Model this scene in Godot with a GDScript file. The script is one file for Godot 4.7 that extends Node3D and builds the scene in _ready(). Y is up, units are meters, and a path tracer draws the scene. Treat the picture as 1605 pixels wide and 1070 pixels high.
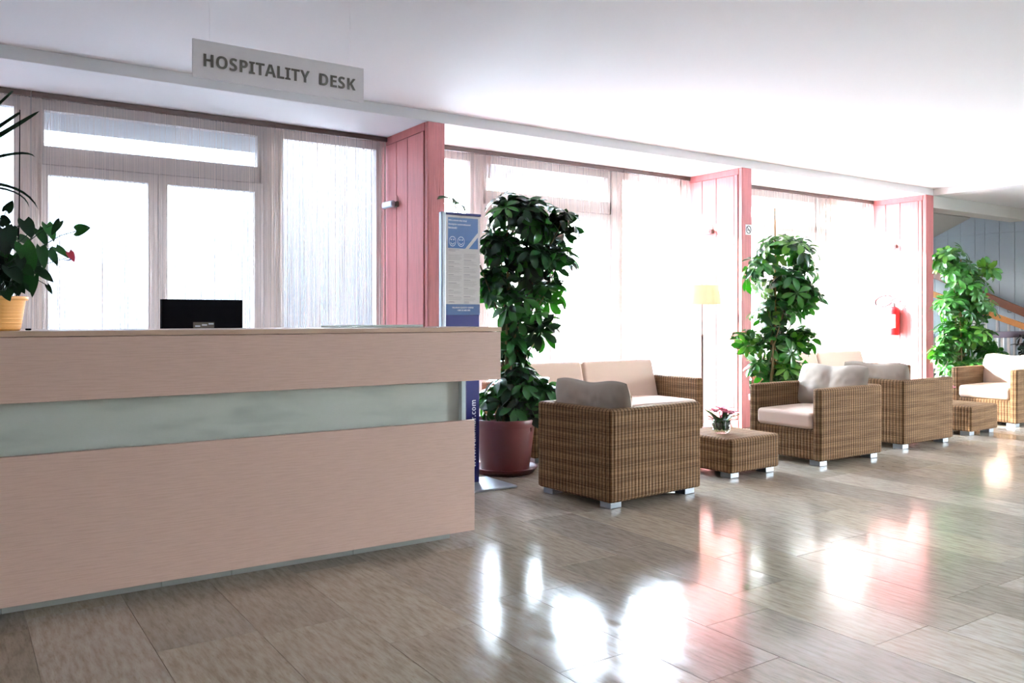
extends Node3D
# A hotel lobby: reception desk on the left, three glazed bays with string curtains, rattan seating, stairwell at the far right.
# x runs along the window front, -z points out of the windows, y is up.

const GLASS_Z := -7.3
const CEIL := 3.01
const SOFFIT := 2.92
const PIER_Z := -6.33

var rng := RandomNumberGenerator.new()
var taken := {}
var M := {}


# ------------------------------------------------------------------ geometry collector
class Geo:
	var v := PackedVector3Array()
	var n := PackedVector3Array()
	var u := PackedVector2Array()
	var i := PackedInt32Array()

	func vert(p: Vector3, nn: Vector3, uv := Vector2.ZERO) -> int:
		v.append(p); n.append(nn); u.append(uv)
		return v.size() - 1

	# counter-clockwise as seen from outside; stored clockwise for Godot
	func tri(a: int, b: int, c: int) -> void:
		i.append(a); i.append(c); i.append(b)

	func quad_i(a: int, b: int, c: int, d: int) -> void:
		tri(a, b, c); tri(a, c, d)

	func quad(a: Vector3, b: Vector3, c: Vector3, d: Vector3, uv := Rect2(0, 0, 1, 1)) -> void:
		var nn := (b - a).cross(d - a).normalized()
		var k := vert(a, nn, Vector2(uv.position.x, uv.end.y))
		vert(b, nn, uv.end)
		vert(c, nn, Vector2(uv.end.x, uv.position.y))
		vert(d, nn, uv.position)
		quad_i(k, k + 1, k + 2, k + 3)

	func flat_tri(a: Vector3, b: Vector3, c: Vector3) -> void:
		var nn := (b - a).cross(c - a).normalized()
		var k := vert(a, nn); vert(b, nn); vert(c, nn)
		tri(k, k + 1, k + 2)

	# box with rounded edges; puff bulges the top (+y) and mid adds grid lines
	func rbox(c: Vector3, s: Vector3, r := 0.004, seg := 1, mid := 0, puff := 0.0, t := Transform3D()) -> void:
		var h := s / 2.0
		r = minf(r, minf(h.x, minf(h.y, h.z)) * 0.98)
		for ax in 3:
			var a := (ax + 1) % 3
			var b := (ax + 2) % 3
			var la := ticks(h[a], r, seg, mid)
			var lb := ticks(h[b], r, seg, mid)
			for sg in [-1.0, 1.0]:
				var k := v.size()
				for x in la:
					for y in lb:
						var p := Vector3.ZERO
						p[ax] = h[ax] * sg; p[a] = x; p[b] = y
						var q := Vector3(clampf(p.x, -h.x + r, h.x - r), clampf(p.y, -h.y + r, h.y - r), clampf(p.z, -h.z + r, h.z - r))
						var d := (p - q).normalized()
						var w := q + d * r
						if puff != 0.0:
							var f := (1.0 - pow(w.x / h.x, 2)) * (1.0 - pow(w.z / h.z, 2))
							w.y += puff * f * (0.5 + 0.5 * w.y / h.y)
						vert(t * (c + w), t.basis * d, Vector2(w[a], w[b]))
				for x in la.size() - 1:
					for y in lb.size() - 1:
						var e := k + x * lb.size() + y
						if sg > 0: quad_i(e, e + lb.size(), e + lb.size() + 1, e + 1)
						else: quad_i(e, e + 1, e + lb.size() + 1, e + lb.size())

	func ticks(h: float, r: float, seg: int, mid: int) -> Array:
		var out := []
		for k in seg + 1: out.append(-h + r * (1.0 - tan((1.0 - float(k) / seg) * PI / 4)))
		for k in mid: out.append(lerpf(-h + r, h - r, (k + 1.0) / (mid + 1)))
		for k in seg + 1: out.append(h - r * (1.0 - tan(float(k) / seg * PI / 4)))
		return out

	# lathe round y: profile of (radius, height), bottom to top
	func lathe(c: Vector3, prof: Array, segs := 32, t := Transform3D()) -> void:
		var k := v.size()
		var m := prof.size()
		for a in segs + 1:
			var d := Vector3(cos(TAU * a / segs), 0, sin(TAU * a / segs))
			for j in m:
				var p0: Vector2 = prof[maxi(j - 1, 0)]
				var p1: Vector2 = prof[mini(j + 1, m - 1)]
				var e := (p1 - p0).normalized()
				var nn := (d * e.y + Vector3.UP * -e.x).normalized()
				vert(t * (c + d * prof[j].x + Vector3.UP * prof[j].y), t.basis * nn, Vector2(float(a) / segs, prof[j].y))
		for a in segs:
			for j in m - 1:
				var e := k + a * m + j
				quad_i(e, e + 1, e + m + 1, e + m)

	func tube(pts: Array, r0: float, r1 := -1.0, segs := 6, caps := true) -> void:
		if r1 < 0: r1 = r0
		var m := pts.size()
		var k := v.size()
		var side := Vector3.ZERO
		for j in m:
			var d: Vector3 = (pts[mini(j + 1, m - 1)] - pts[maxi(j - 1, 0)]).normalized()
			if side == Vector3.ZERO: side = d.cross(Vector3.UP if absf(d.y) < 0.9 else Vector3.RIGHT).normalized()
			side = (side - d * side.dot(d)).normalized()
			var up := side.cross(d)
			var r := lerpf(r0, r1, float(j) / (m - 1))
			for a in segs + 1:
				var nn := side * cos(TAU * a / segs) + up * sin(TAU * a / segs)
				vert(pts[j] + nn * r, nn, Vector2(float(a) / segs, j))
		for j in m - 1:
			for a in segs:
				var e := k + j * (segs + 1) + a
				quad_i(e, e + segs + 1, e + segs + 2, e + 1)
		if caps:
			for end in [0, m - 1]:
				var d: Vector3 = (pts[0] - pts[1]) if end == 0 else (pts[m - 1] - pts[m - 2])
				var cc := vert(pts[end], d.normalized())
				for a in segs + 1: vert(v[k + end * (segs + 1) + a], d.normalized())
				for a in segs:
					if end == 0: tri(cc, cc + 1 + a, cc + 2 + a)
					else: tri(cc, cc + 2 + a, cc + 1 + a)

	func mesh() -> ArrayMesh:
		var arr := []
		arr.resize(Mesh.ARRAY_MAX)
		arr[Mesh.ARRAY_VERTEX] = v
		arr[Mesh.ARRAY_NORMAL] = n
		arr[Mesh.ARRAY_TEX_UV] = u
		arr[Mesh.ARRAY_TEX_UV2] = u
		arr[Mesh.ARRAY_INDEX] = i
		var am := ArrayMesh.new()
		am.add_surface_from_arrays(Mesh.PRIMITIVE_TRIANGLES, arr)
		return am


# ------------------------------------------------------------------ nodes
func numbered(called: String) -> String:
	var k: int = taken.get(called, 0)
	taken[called] = k + 1
	return called if k == 0 else "%s_%03d" % [called, k]


func tag(o: Node, label: String, category := "", group := "", kind := "") -> void:
	if label: o.set_meta("label", label)
	if category: o.set_meta("category", category)
	if group: o.set_meta("group", group)
	if kind: o.set_meta("kind", kind)


func thing(called: String, label: String, category: String, at := Vector3.ZERO, turn := 0.0, group := "", kind := "") -> Node3D:
	var o := Node3D.new()
	o.name = numbered(called)
	add_child(o, true)
	o.position = at
	o.rotation.y = turn
	tag(o, label, category, group, kind)
	return o


func put(called: String, m: Mesh, mat: Material, parent: Node = null) -> MeshInstance3D:
	var o := MeshInstance3D.new()
	o.name = called if parent else numbered(called)
	o.mesh = m
	o.material_override = mat
	o.cast_shadow = GeometryInstance3D.SHADOW_CASTING_SETTING_ON
	(parent if parent else self).add_child(o, true)
	return o


func box(called: String, lo: Vector3, hi: Vector3, mat: Material, parent: Node = null, r := 0.004) -> MeshInstance3D:
	var g := Geo.new()
	g.rbox((lo + hi) / 2.0, hi - lo, r)
	return put(called, g.mesh(), mat, parent)


func copy(src: Node3D, at: Vector3, turn: float, label: String) -> Node3D:
	var c: Node3D = src.duplicate()
	c.name = numbered(src.name)
	add_child(c, true)
	c.position = at
	c.rotation.y = turn
	c.set_meta("label", label)
	return c


# ------------------------------------------------------------------ materials
func noise_tex(freq: float, ramp: Array, size := 512, octaves := 4, seed_ := 1, kind := FastNoiseLite.TYPE_SIMPLEX_SMOOTH) -> NoiseTexture2D:
	var f := FastNoiseLite.new()
	f.noise_type = kind
	f.frequency = freq
	f.fractal_octaves = octaves
	f.seed = seed_
	var t := NoiseTexture2D.new()
	t.width = size; t.height = size
	t.seamless = true
	t.noise = f
	var g := Gradient.new()
	var offs := PackedFloat32Array()
	var cols := PackedColorArray()
	for e in ramp:
		offs.append(e[0]); cols.append(e[1])
	g.offsets = offs
	g.colors = cols
	t.color_ramp = g
	return t


func mat(col: Color, rough := 0.6, metal := 0.0) -> StandardMaterial3D:
	var m := StandardMaterial3D.new()
	m.albedo_color = col
	m.roughness = rough
	m.metallic = metal
	return m


func tri_mat(m: StandardMaterial3D, sc: Vector3, off := Vector3.ZERO) -> StandardMaterial3D:
	m.uv1_triplanar = true
	m.uv1_world_triplanar = true
	m.uv1_scale = sc
	m.uv1_offset = off
	return m


func grey(x: float) -> Color:
	return Color(x, x, x)


func weave_images() -> Array:
	# two ribs wide (u), sixteen strands high (v)
	var w := 96
	var h := 160
	var r := RandomNumberGenerator.new()
	r.seed = 5
	var col := Image.create(w, h, false, Image.FORMAT_RGB8)
	var hei := Image.create(w, h, false, Image.FORMAT_RGB8)
	var tone := []
	for k in 16: tone.append(r.randf_range(0.86, 1.08))
	for y in h:
		var s := y * 16 / h
		var fy := fposmod(float(y) * 16 / h, 1.0)
		for x in w:
			var fx := float(x) / w * 2.0
			var rib := int(fx)
			var fr := fx - rib
			var over := (s + rib) % 2 == 0
			var bulge := sin(PI * fy)
			var hump := sin(PI * fr)
			var z := bulge * (0.35 + 0.65 * (hump if over else 0.35 * (1.0 - hump)))
			var edge := smoothstep(0.0, 0.16, fr) * smoothstep(1.0, 0.84, fr)
			var k: float = tone[s] * lerpf(0.62, 1.0, z) * lerpf(0.5, 1.0, edge)
			col.set_pixel(x, y, Color(0.93 * k, 0.90 * k, 0.86 * k))
			hei.set_pixel(x, y, grey(clampf(z, 0, 1)))
	return [ImageTexture.create_from_image(col), ImageTexture.create_from_image(hei)]


func make_materials() -> void:
	var fine := noise_tex(0.02, [[0.0, grey(0.3)], [1.0, grey(0.7)]], 256, 4, 3)
	var stucco := noise_tex(0.05, [[0.0, grey(0.4)], [1.0, grey(0.6)]], 256, 3, 9)
	M.white = mat(Color(0.90, 0.90, 0.90), 0.85)
	M.white.heightmap_enabled = true; M.white.heightmap_texture = stucco; M.white.heightmap_scale = 0.1
	tri_mat(M.white, Vector3.ONE * 1.5)
	M.ceiling = mat(Color(0.92, 0.92, 0.92), 0.8)
	M.back_wall = mat(Color(0.42, 0.38, 0.35), 0.7)
	M.side_wall = mat(Color(0.40, 0.40, 0.41), 0.85)
	M.wing = mat(Color(0.36, 0.37, 0.39), 0.9)
	M.wall = mat(Color(0.86, 0.84, 0.81), 0.85)
	# pink rough-sawn boards
	var saw := noise_tex(0.012, [[0.0, Color(0.86, 0.86, 0.86)], [0.5, Color(0.97, 0.97, 0.97)], [1.0, Color(1, 1, 1)]], 512, 4, 21)
	M.pink = mat(Color(0.79, 0.48, 0.47), 0.55)
	M.pink.albedo_texture = saw
	M.pink.heightmap_enabled = true; M.pink.heightmap_texture = noise_tex(0.02, [[0.0, grey(0.2)], [1.0, grey(0.8)]], 512, 4, 22); M.pink.heightmap_scale = 0.35
	tri_mat(M.pink, Vector3(5, 0.25, 5))
	M.pink_trim = M.pink.duplicate()
	M.pink_trim.albedo_color = Color(0.71, 0.40, 0.39)
	M.bluewall = mat(Color(0.72, 0.77, 0.81), 0.6)
	M.bluewall.heightmap_enabled = true; M.bluewall.heightmap_texture = M.pink.heightmap_texture; M.bluewall.heightmap_scale = 0.1
	tri_mat(M.bluewall, Vector3(5, 0.25, 5))
	# travertine slabs: a few offsets and tones
	var trav := noise_tex(0.016, [[0.0, Color(0.66, 0.61, 0.555)], [0.4, Color(0.755, 0.71, 0.655)], [0.6, Color(0.785, 0.745, 0.69)], [1.0, Color(0.83, 0.795, 0.74)]], 1024, 6, 31)
	var pits := noise_tex(0.03, [[0.0, Color(0.72, 0.66, 0.58)], [0.10, Color(0.9, 0.87, 0.84)], [0.3, Color(0.97, 0.965, 0.96)], [0.6, Color(1, 1, 1)], [1.0, Color(0.96, 0.955, 0.95)]], 1024, 6, 33)
	var polish := noise_tex(0.01, [[0.0, grey(0.07)], [1.0, grey(0.2)]], 512, 4, 35)
	M.tile = []
	for k in 8:
		var t := mat(Color.from_hsv(0.105 + 0.02 * sin(k * 2.1), 0.01 + 0.04 * (0.5 + 0.5 * cos(k * 1.7)), 0.86 + 0.08 * sin(k * 3.3)), 1.0)
		t.albedo_texture = trav
		t.roughness_texture = polish
		t.detail_enabled = true
		t.detail_albedo = pits
		t.detail_blend_mode = BaseMaterial3D.BLEND_MODE_MUL
		t.detail_uv_layer = BaseMaterial3D.DETAIL_UV_2
		t.uv2_triplanar = true; t.uv2_world_triplanar = true
		t.uv2_scale = Vector3(3.2, 3.2, 0.5); t.uv2_offset = Vector3(k * 0.41, 0, k * 0.27)
		t.metallic_specular = 0.55
		tri_mat(t, Vector3(2.0, 2.0, 0.33), Vector3(k * 0.37, 0, k * 0.23))
		M.tile.append(t)
	M.grout = mat(Color(0.55, 0.50, 0.44), 0.9)
	# pale laminate with a fine lengthwise grain
	M.laminate = mat(Color(0.80, 0.69, 0.63), 0.42)
	M.laminate.albedo_texture = noise_tex(0.02, [[0.0, Color(0.93, 0.92, 0.91)], [0.5, Color(0.975, 0.97, 0.965)], [1.0, Color(1, 1, 1)]], 1024, 6, 41)
	tri_mat(M.laminate, Vector3(0.3, 6.5, 6.5))
	M.laminate_edge = mat(Color(0.74, 0.63, 0.54), 0.4)
	M.frost = mat(Color(0.85, 0.89, 0.86), 0.4)
	M.frost.albedo_texture = noise_tex(0.006, [[0.0, Color(0.86, 0.89, 0.88)], [0.5, Color(0.97, 0.98, 0.97)], [1.0, Color(1, 1, 1)]], 512, 4, 43)
	tri_mat(M.frost, Vector3(0.5, 2.0, 0.5))
	M.glass_end = mat(Color(0.80, 0.90, 0.91), 0.3)
	M.plinth = mat(Color(0.60, 0.62, 0.60), 0.35)
	tri_mat(M.plinth, Vector3(2, 2, 2))
	M.pane = StandardMaterial3D.new()
	M.pane.albedo_color = Color(1, 1, 1, 0.03)
	M.pane.transparency = BaseMaterial3D.TRANSPARENCY_ALPHA
	M.pane.roughness = 0.0
	M.frame = mat(Color(0.72, 0.69, 0.68), 0.5)
	M.rail = mat(Color(0.36, 0.29, 0.26), 0.7)
	M.string = mat(Color(0.84, 0.79, 0.76), 0.8)
	M.string.backlight_enabled = true
	M.string.backlight = Color(0.55, 0.5, 0.46)
	# rattan
	var wv := weave_images()
	M.weave = mat(Color(0.71, 0.585, 0.46), 0.75)
	M.weave.metallic_specular = 0.2
	M.weave.albedo_texture = wv[0]
	M.weave.heightmap_enabled = true; M.weave.heightmap_texture = wv[1]; M.weave.heightmap_scale = 0.2
	M.weave.uv1_scale = Vector3(1.0 / 0.064, 1.0 / 0.072, 1)
	M.weave.detail_enabled = true
	M.weave.detail_albedo = noise_tex(0.01, [[0.0, Color(0.80, 0.77, 0.75)], [0.45, Color(0.93, 0.92, 0.91)], [0.7, Color(1, 1, 1)], [1.0, Color(1, 0.99, 0.95)]], 512, 5, 51)
	M.weave.detail_blend_mode = BaseMaterial3D.BLEND_MODE_MUL
	M.weave.detail_uv_layer = BaseMaterial3D.DETAIL_UV_2
	M.weave.uv2_scale = Vector3(0.3, 4.5, 1)
	M.foot = mat(Color(0.55, 0.58, 0.60), 0.4, 0.4)
	M.cushion = mat(Color(0.80, 0.71, 0.64), 0.9)
	var cloth := noise_tex(0.25, [[0.0, grey(0.25)], [1.0, grey(0.75)]], 256, 2, 61)
	M.cushion.heightmap_enabled = true; M.cushion.heightmap_texture = cloth; M.cushion.heightmap_scale = 0.05
	tri_mat(M.cushion, Vector3.ONE * 6)
	M.pillow = M.cushion.duplicate()
	M.pillow.albedo_color = Color(0.66, 0.62, 0.57)
	# plants
	var blotch := noise_tex(0.02, [[0.0, Color(0.7, 0.75, 0.7)], [1.0, Color(1, 1, 1)]], 256, 3, 71)
	M.leaf = []
	for c in [Color(0.10, 0.27, 0.13), Color(0.20, 0.41, 0.20), Color(0.27, 0.50, 0.22), Color(0.41, 0.59, 0.23), Color(0.07, 0.19, 0.13)]:
		var l := mat(c, 0.28)
		l.albedo_texture = blotch
		l.uv1_scale = Vector3(3, 3, 1)
		l.backlight_enabled = true
		l.backlight = Color(0.5, 0.75, 0.25)
		M.leaf.append(l)
	M.stem = mat(Color(0.45, 0.40, 0.27), 0.8)
	M.stake = mat(Color(0.62, 0.47, 0.30), 0.8)
	M.soil = mat(Color(0.16, 0.12, 0.09), 1.0)
	M.terracotta = mat(Color(0.36, 0.165, 0.165), 0.4)
	M.yellow = mat(Color(0.86, 0.62, 0.32), 0.5)
	M.black = mat(Color(0.02, 0.02, 0.05), 0.8)
	M.black.metallic_specular = 0.2
	M.navy = mat(Color(0.06, 0.08, 0.36), 0.4)
	M.silver = mat(Color(0.80, 0.84, 0.88), 0.35, 0.6)
	M.sign = mat(Color(0.97, 0.96, 0.97), 0.4)
	M.letter = mat(Color(0.36, 0.34, 0.31), 0.5)
	M.print_white = mat(Color(0.93, 0.94, 0.96), 0.6)
	M.red = mat(Color(0.80, 0.12, 0.14), 0.35)
	M.dark_red = mat(Color(0.16, 0.04, 0.06), 0.6)
	M.wood = mat(Color(0.48, 0.27, 0.17), 0.4)
	M.wood_light = mat(Color(0.85, 0.58, 0.34), 0.4)
	M.rail_grey = mat(Color(0.42, 0.36, 0.40), 0.5)
	M.plaster = mat(Color(0.80, 0.79, 0.76), 0.85)
	M.eaves = mat(Color(0.6, 0.6, 0.6), 0.9)
	M.blind = mat(Color(0.84, 0.85, 0.86), 0.9)
	M.blind.backlight_enabled = true
	M.blind.backlight = Color(0.62, 0.63, 0.64)
	M.screen = mat(Color(0.15, 0.15, 0.155), 0.9)
	M.paving = mat(Color(0.34, 0.35, 0.37), 0.9)
	M.terrace = mat(Color(0.90, 0.92, 0.95), 0.9)
	M.shade = mat(Color(0.95, 0.91, 0.82), 0.9)
	M.shade.backlight_enabled = true
	M.shade.backlight = Color(0.8, 0.75, 0.65)
	M.petal = mat(Color(0.90, 0.58, 0.66), 0.6)
	M.petal.backlight_enabled = true
	M.petal.backlight = Color(0.5, 0.4, 0.4)
	M.petal_dark = mat(Color(0.74, 0.30, 0.42), 0.6)
	M.glass = StandardMaterial3D.new()
	M.glass.albedo_color = Color(1, 1, 1, 0.05)
	M.glass.transparency = BaseMaterial3D.TRANSPARENCY_ALPHA
	M.glass.roughness = 0.0
	M.water = mat(Color(0.75, 0.80, 0.35, 0.35), 0.05)
	M.water.transparency = BaseMaterial3D.TRANSPARENCY_ALPHA
	M.spathe = mat(Color(0.62, 0.12, 0.20), 0.35)


# ------------------------------------------------------------------ light and camera
func make_view() -> void:
	var cam := Camera3D.new()
	cam.name = "camera"
	add_child(cam)
	cam.position = Vector3(0, 1.25, 0)
	cam.rotation.y = -deg_to_rad(33.93)
	var near := 0.05
	cam.set_frustum(2.0 * near * 535.0 / 1311.0, Vector2(0, -39.0 / 1311.0 * near), near, 200.0)
	cam.current = true
	var e := Environment.new()
	e.background_mode = Environment.BG_SKY
	var s := ProceduralSkyMaterial.new()
	s.sky_top_color = Color(0.82, 0.91, 1.0)
	s.sky_horizon_color = Color(1.0, 0.99, 0.97)
	s.ground_bottom_color = Color(0.62, 0.6, 0.57)
	s.ground_horizon_color = Color(0.85, 0.84, 0.82)
	s.sky_energy_multiplier = 7.5
	s.ground_energy_multiplier = 2.2
	s.sun_angle_max = 1.0
	e.sky = Sky.new()
	e.sky.sky_material = s
	e.tonemap_mode = Environment.TONE_MAPPER_LINEAR
	e.tonemap_exposure = 1.3
	e.sdfgi_enabled = true
	e.ssao_enabled = true
	e.ssil_enabled = true
	var w := WorldEnvironment.new()
	w.name = "daylight"
	w.environment = e
	add_child(w)
	var sun := DirectionalLight3D.new()
	sun.name = "sun"
	add_child(sun)
	sun.look_at_from_position(Vector3.ZERO, Vector3(0.85, -0.59, 1.0))
	sun.light_energy = 17.0
	sun.light_color = Color(1.0, 0.97, 0.93)
	sun.light_angular_distance = 1.0
	sun.shadow_enabled = true


# ------------------------------------------------------------------ setting
func tile_mesh(w: float, l: float) -> ArrayMesh:
	var g := Geo.new()
	var c := 0.0008
	var x := w / 2
	var z := l / 2
	var t := [Vector3(-x + c, 0, z - c), Vector3(x - c, 0, z - c), Vector3(x - c, 0, -z + c), Vector3(-x + c, 0, -z + c)]
	var m := [Vector3(-x, -c, z), Vector3(x, -c, z), Vector3(x, -c, -z), Vector3(-x, -c, -z)]
	g.quad(t[0], t[1], t[2], t[3])
	for k in 4:
		var j := (k + 1) % 4
		g.quad(m[k], m[j], t[j], t[k])
		g.quad(m[k] - Vector3(0, 0.012, 0), m[j] - Vector3(0, 0.012, 0), m[j], m[k])
	return g.mesh()


func seen(x: float, z: float) -> bool:   # whether a spot of floor can be seen from the photograph's place
	var d := Vector3(x, -1.25, z)
	var t := 0.558 * x - 0.830 * z
	if t < 0.4: return false
	var a := (0.830 * x + 0.558 * z) / t
	var b := 1.25 / t
	return absf(a) < 0.66 and b < 0.46 and z < -0.9


func make_floor() -> void:
	var f := thing("floor", "polished beige travertine floor laid in long narrow slabs", "floor", Vector3.ZERO, 0, "", "structure")
	box("bed", Vector3(-3, -0.2, -7.5), Vector3(14.2, -0.003, 6), M.grout, f, 0.001)
	var fixed := {4: [-2.345], 5: [-2.0], 6: [-2.366], 7: [-1.869, -2.572], 8: [-3.005]}
	var rest := []
	for k in 8: rest.append(Geo.new())
	var r := RandomNumberGenerator.new()
	r.seed = 77
	for row in range(-9, 37):
		var x0 := 0.262 + 0.3785 * row
		var w := 0.3785 - 0.0014
		if x0 > 14.0: break
		var cuts := []
		if fixed.has(row):
			for c in fixed[row]: cuts.append(c)
		else:
			cuts.append(-2.0 - r.randf() * 1.0)
		var zz: float = cuts.min()
		while zz > -7.4:
			zz -= r.randf_range(0.75, 1.25)
			cuts.append(maxf(zz, -7.4))
		zz = cuts.max()
		while zz < 5.9:
			zz += r.randf_range(0.75, 1.25)
			cuts.append(minf(zz, 5.9))
		cuts.sort()
		for k in cuts.size() - 1:
			var a: float = cuts[k]
			var b: float = cuts[k + 1]
			if b - a < 0.01: continue
			var c := Vector3(x0 + 0.3785 / 2, 0, (a + b) / 2)
			var kind := r.randi() % 8
			var under_desk := c.x < 2.3 and c.z < -4.15
			if not under_desk and (seen(c.x, c.z) or seen(c.x, a) or seen(c.x, b) or seen(x0, a) or seen(x0 + 0.38, b)) and c.x < 13.2:
				var o := put("tile", tile_mesh(w, b - a - 0.0014), M.tile[kind], f)
				o.position = c
			else:
				var g: Geo = rest[kind]
				g.quad(Vector3(x0, 0, b - 0.001), Vector3(x0 + w, 0, b - 0.001), Vector3(x0 + w, 0, a + 0.001), Vector3(x0, 0, a + 0.001))
	for k in 8:
		if rest[k].v.size():
			var o := put("outlying_tile", rest[k].mesh(), M.tile[k], f)
			o.set_meta("kind", "stuff")


func make_shell() -> void:
	var c := thing("ceiling", "smooth white ceiling with a lower strip along the windows", "ceiling", Vector3.ZERO, 0, "", "structure")
	box("main_slab", Vector3(-3, CEIL, PIER_Z), Vector3(11.27, CEIL + 0.25, 6), M.ceiling, c, 0.001)
	box("window_strip", Vector3(-3, SOFFIT, -7.5), Vector3(11.27, CEIL + 0.25, PIER_Z), M.ceiling, c, 0.006)
	box("low_slab", Vector3(11.27, SOFFIT, PIER_Z), Vector3(14.2, CEIL + 0.25, 6), M.ceiling, c, 0.004)
	box("stair_slab", Vector3(11.27, SOFFIT + 0.02, -9.8), Vector3(14.2, CEIL + 0.25, -6.62), M.plaster, c, 0.001)
	box("beam", Vector3(11.27, 2.75, -6.62), Vector3(14.2, CEIL + 0.25, PIER_Z), M.plaster, c, 0.006)
	var g := Geo.new()
	var ang := atan2(0.25, 0.57)
	g.rbox(Vector3.ZERO, Vector3(2.93, 0.16, 2.6), 0.004, 1, 0, 0.0, Transform3D(Basis(Vector3.RIGHT, -ang), Vector3(12.735, 2.87 - 1.3 * sin(ang) + 0.08, -7.27 - 1.3 * cos(ang))))
	put("sloping_soffit", g.mesh(), M.plaster, c)
	var wl := box("wall_left", Vector3(-3.2, -0.2, -7.5), Vector3(-3.0, 3.26, 6.2), M.side_wall)
	tag(wl, "plain grey side wall beyond the left edge of the desk", "wall", "", "structure")
	# wall behind the camera with a wide glazed opening in its right half
	var wb := thing("wall_back", "plain panelled wall behind the viewer", "wall", Vector3.ZERO, 0, "", "structure")
	box("wall_panel", Vector3(-3, -0.2, 6.0), Vector3(14.2, 3.26, 6.2), M.back_wall, wb)
	for k in 11: box("wall_board", Vector3(-2.9 + k * 1.53, 0.0, 5.97), Vector3(-1.38 + k * 1.53, 3.0, 6.0), M.back_wall, wb)
	# blue-grey boarded wall of the stairwell, with an opening of daylight nearer the viewer
	var wr := thing("wall_right", "pale blue-grey boarded wall of the stairwell", "wall", Vector3.ZERO, 0, "", "structure")
	box("backing", Vector3(14.02, -0.2, -9.8), Vector3(14.2, 3.26, 0.1), M.bluewall, wr)
	var r := RandomNumberGenerator.new()
	r.seed = 4
	var z := -9.6
	while z < -0.2:
		var w := r.randf_range(0.15, 0.24)
		box("board", Vector3(14.0, 0.0, z), Vector3(14.03, 2.59, z + w - 0.006), M.bluewall, wr, 0.003)
		box("board", Vector3(14.0, 2.597, z), Vector3(14.03, 3.0, z + w - 0.006), M.bluewall, wr, 0.003)
		z += w
	box("end_panel", Vector3(14.02, -0.2, 2.2), Vector3(14.2, 3.26, 6.2), M.wall, wr)
	box("sill", Vector3(14.02, -0.2, 0.1), Vector3(14.2, 0.1, 2.2), M.wall, wr)
	box("header", Vector3(14.02, 2.8, 0.1), Vector3(14.2, 3.26, 2.2), M.wall, wr)
	var ws := thing("wall_stair", "grey end walls and floor of the stairwell behind the far pier", "wall", Vector3.ZERO, 0, "", "structure")
	box("end_wall", Vector3(11.27, -0.2, -9.8), Vector3(14.2, 3.26, -9.6), M.plaster, ws)
	box("flank_wall", Vector3(11.1, -0.2, -9.8), Vector3(11.27, 1.6, -7.28), M.plaster, ws)
	box("flank_wall", Vector3(11.1, 2.75, -9.8), Vector3(11.27, 3.26, -7.28), M.plaster, ws)
	box("flank_wall", Vector3(11.1, 1.6, -8.7), Vector3(11.27, 2.75, -7.28), M.plaster, ws)
	box("flank_wall", Vector3(11.1, 1.6, -9.8), Vector3(11.27, 2.75, -9.5), M.plaster, ws)
	for zw in [-9.5, -8.76]: box("window_frame", Vector3(11.13, 1.6, zw), Vector3(11.2, 2.75, zw + 0.06), M.frame, ws)
	box("pane", Vector3(11.16, 1.6, -9.45), Vector3(11.166, 2.75, -8.7), M.pane, ws, 0.0005)
	box("stair_floor", Vector3(11.27, -0.2, -9.6), Vector3(14.02, -0.004, -7.5), M.plaster, ws)
	var wn := box("wall_near", Vector3(-3, -0.2, -7.4), Vector3(-0.5, 2.95, -7.2), M.side_wall)
	tag(wn, "solid grey wall left of the glazed bays, beyond the picture's edge", "wall", "", "structure")
	var wf := box("wall_front", Vector3(-3, 2.9, -7.42), Vector3(11.1, 3.26, -7.24), M.frame)
	tag(wf, "narrow header over the glazed window front", "wall", "", "structure")
	# outside
	var te := box("terrace", Vector3(-30, -0.4, -40), Vector3(40, -0.15, -7.45), M.terrace)
	tag(te, "pale sunlit terrace outside the windows", "terrace", "", "structure")
	var dp := box("alley_paving", Vector3(-12, -0.15, -9.99), Vector3(3.9, -0.13, -7.45), M.paving)
	tag(dp, "dark paving of the narrow alley outside the desk bay", "paving", "", "structure")
	var ty := box("forecourt", Vector3(-30, -0.4, 6.2), Vector3(60, -0.15, 40), M.terrace)
	tag(ty, "pale paved forecourt behind the building", "pavement", "", "structure")
	var tz := box("side_yard", Vector3(14.2, -0.4, -40), Vector3(60, -0.15, 6.2), M.terrace)
	tag(tz, "pale paved yard beside the stairwell", "pavement", "", "structure")
	var ea := box("eaves", Vector3(-3, 2.93, -7.75), Vector3(11.1, 3.2, -7.42), M.eaves)
	tag(ea, "white overhanging eaves above the window front", "eaves", "", "structure")
	var sw := box("screen_wall", Vector3(2.9, -0.2, -9.3), Vector3(4.35, 3.3, -9.2), M.screen)
	tag(sw, "grey screen wall outside the side light right of the desk bay's door", "screen wall", "", "structure")
	var wing := thing("building_wing", "grey rendered wing of the building outside the leftmost windows", "building", Vector3.ZERO, 0, "", "structure")
	box("wall", Vector3(-9, -0.2, -10.6), Vector3(3.6, 6.5, -10.0), M.wing, wing)
	box("roof_edge", Vector3(-9.2, 6.5, -10.8), Vector3(3.7, 6.7, -9.8), M.plaster, wing)


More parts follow.
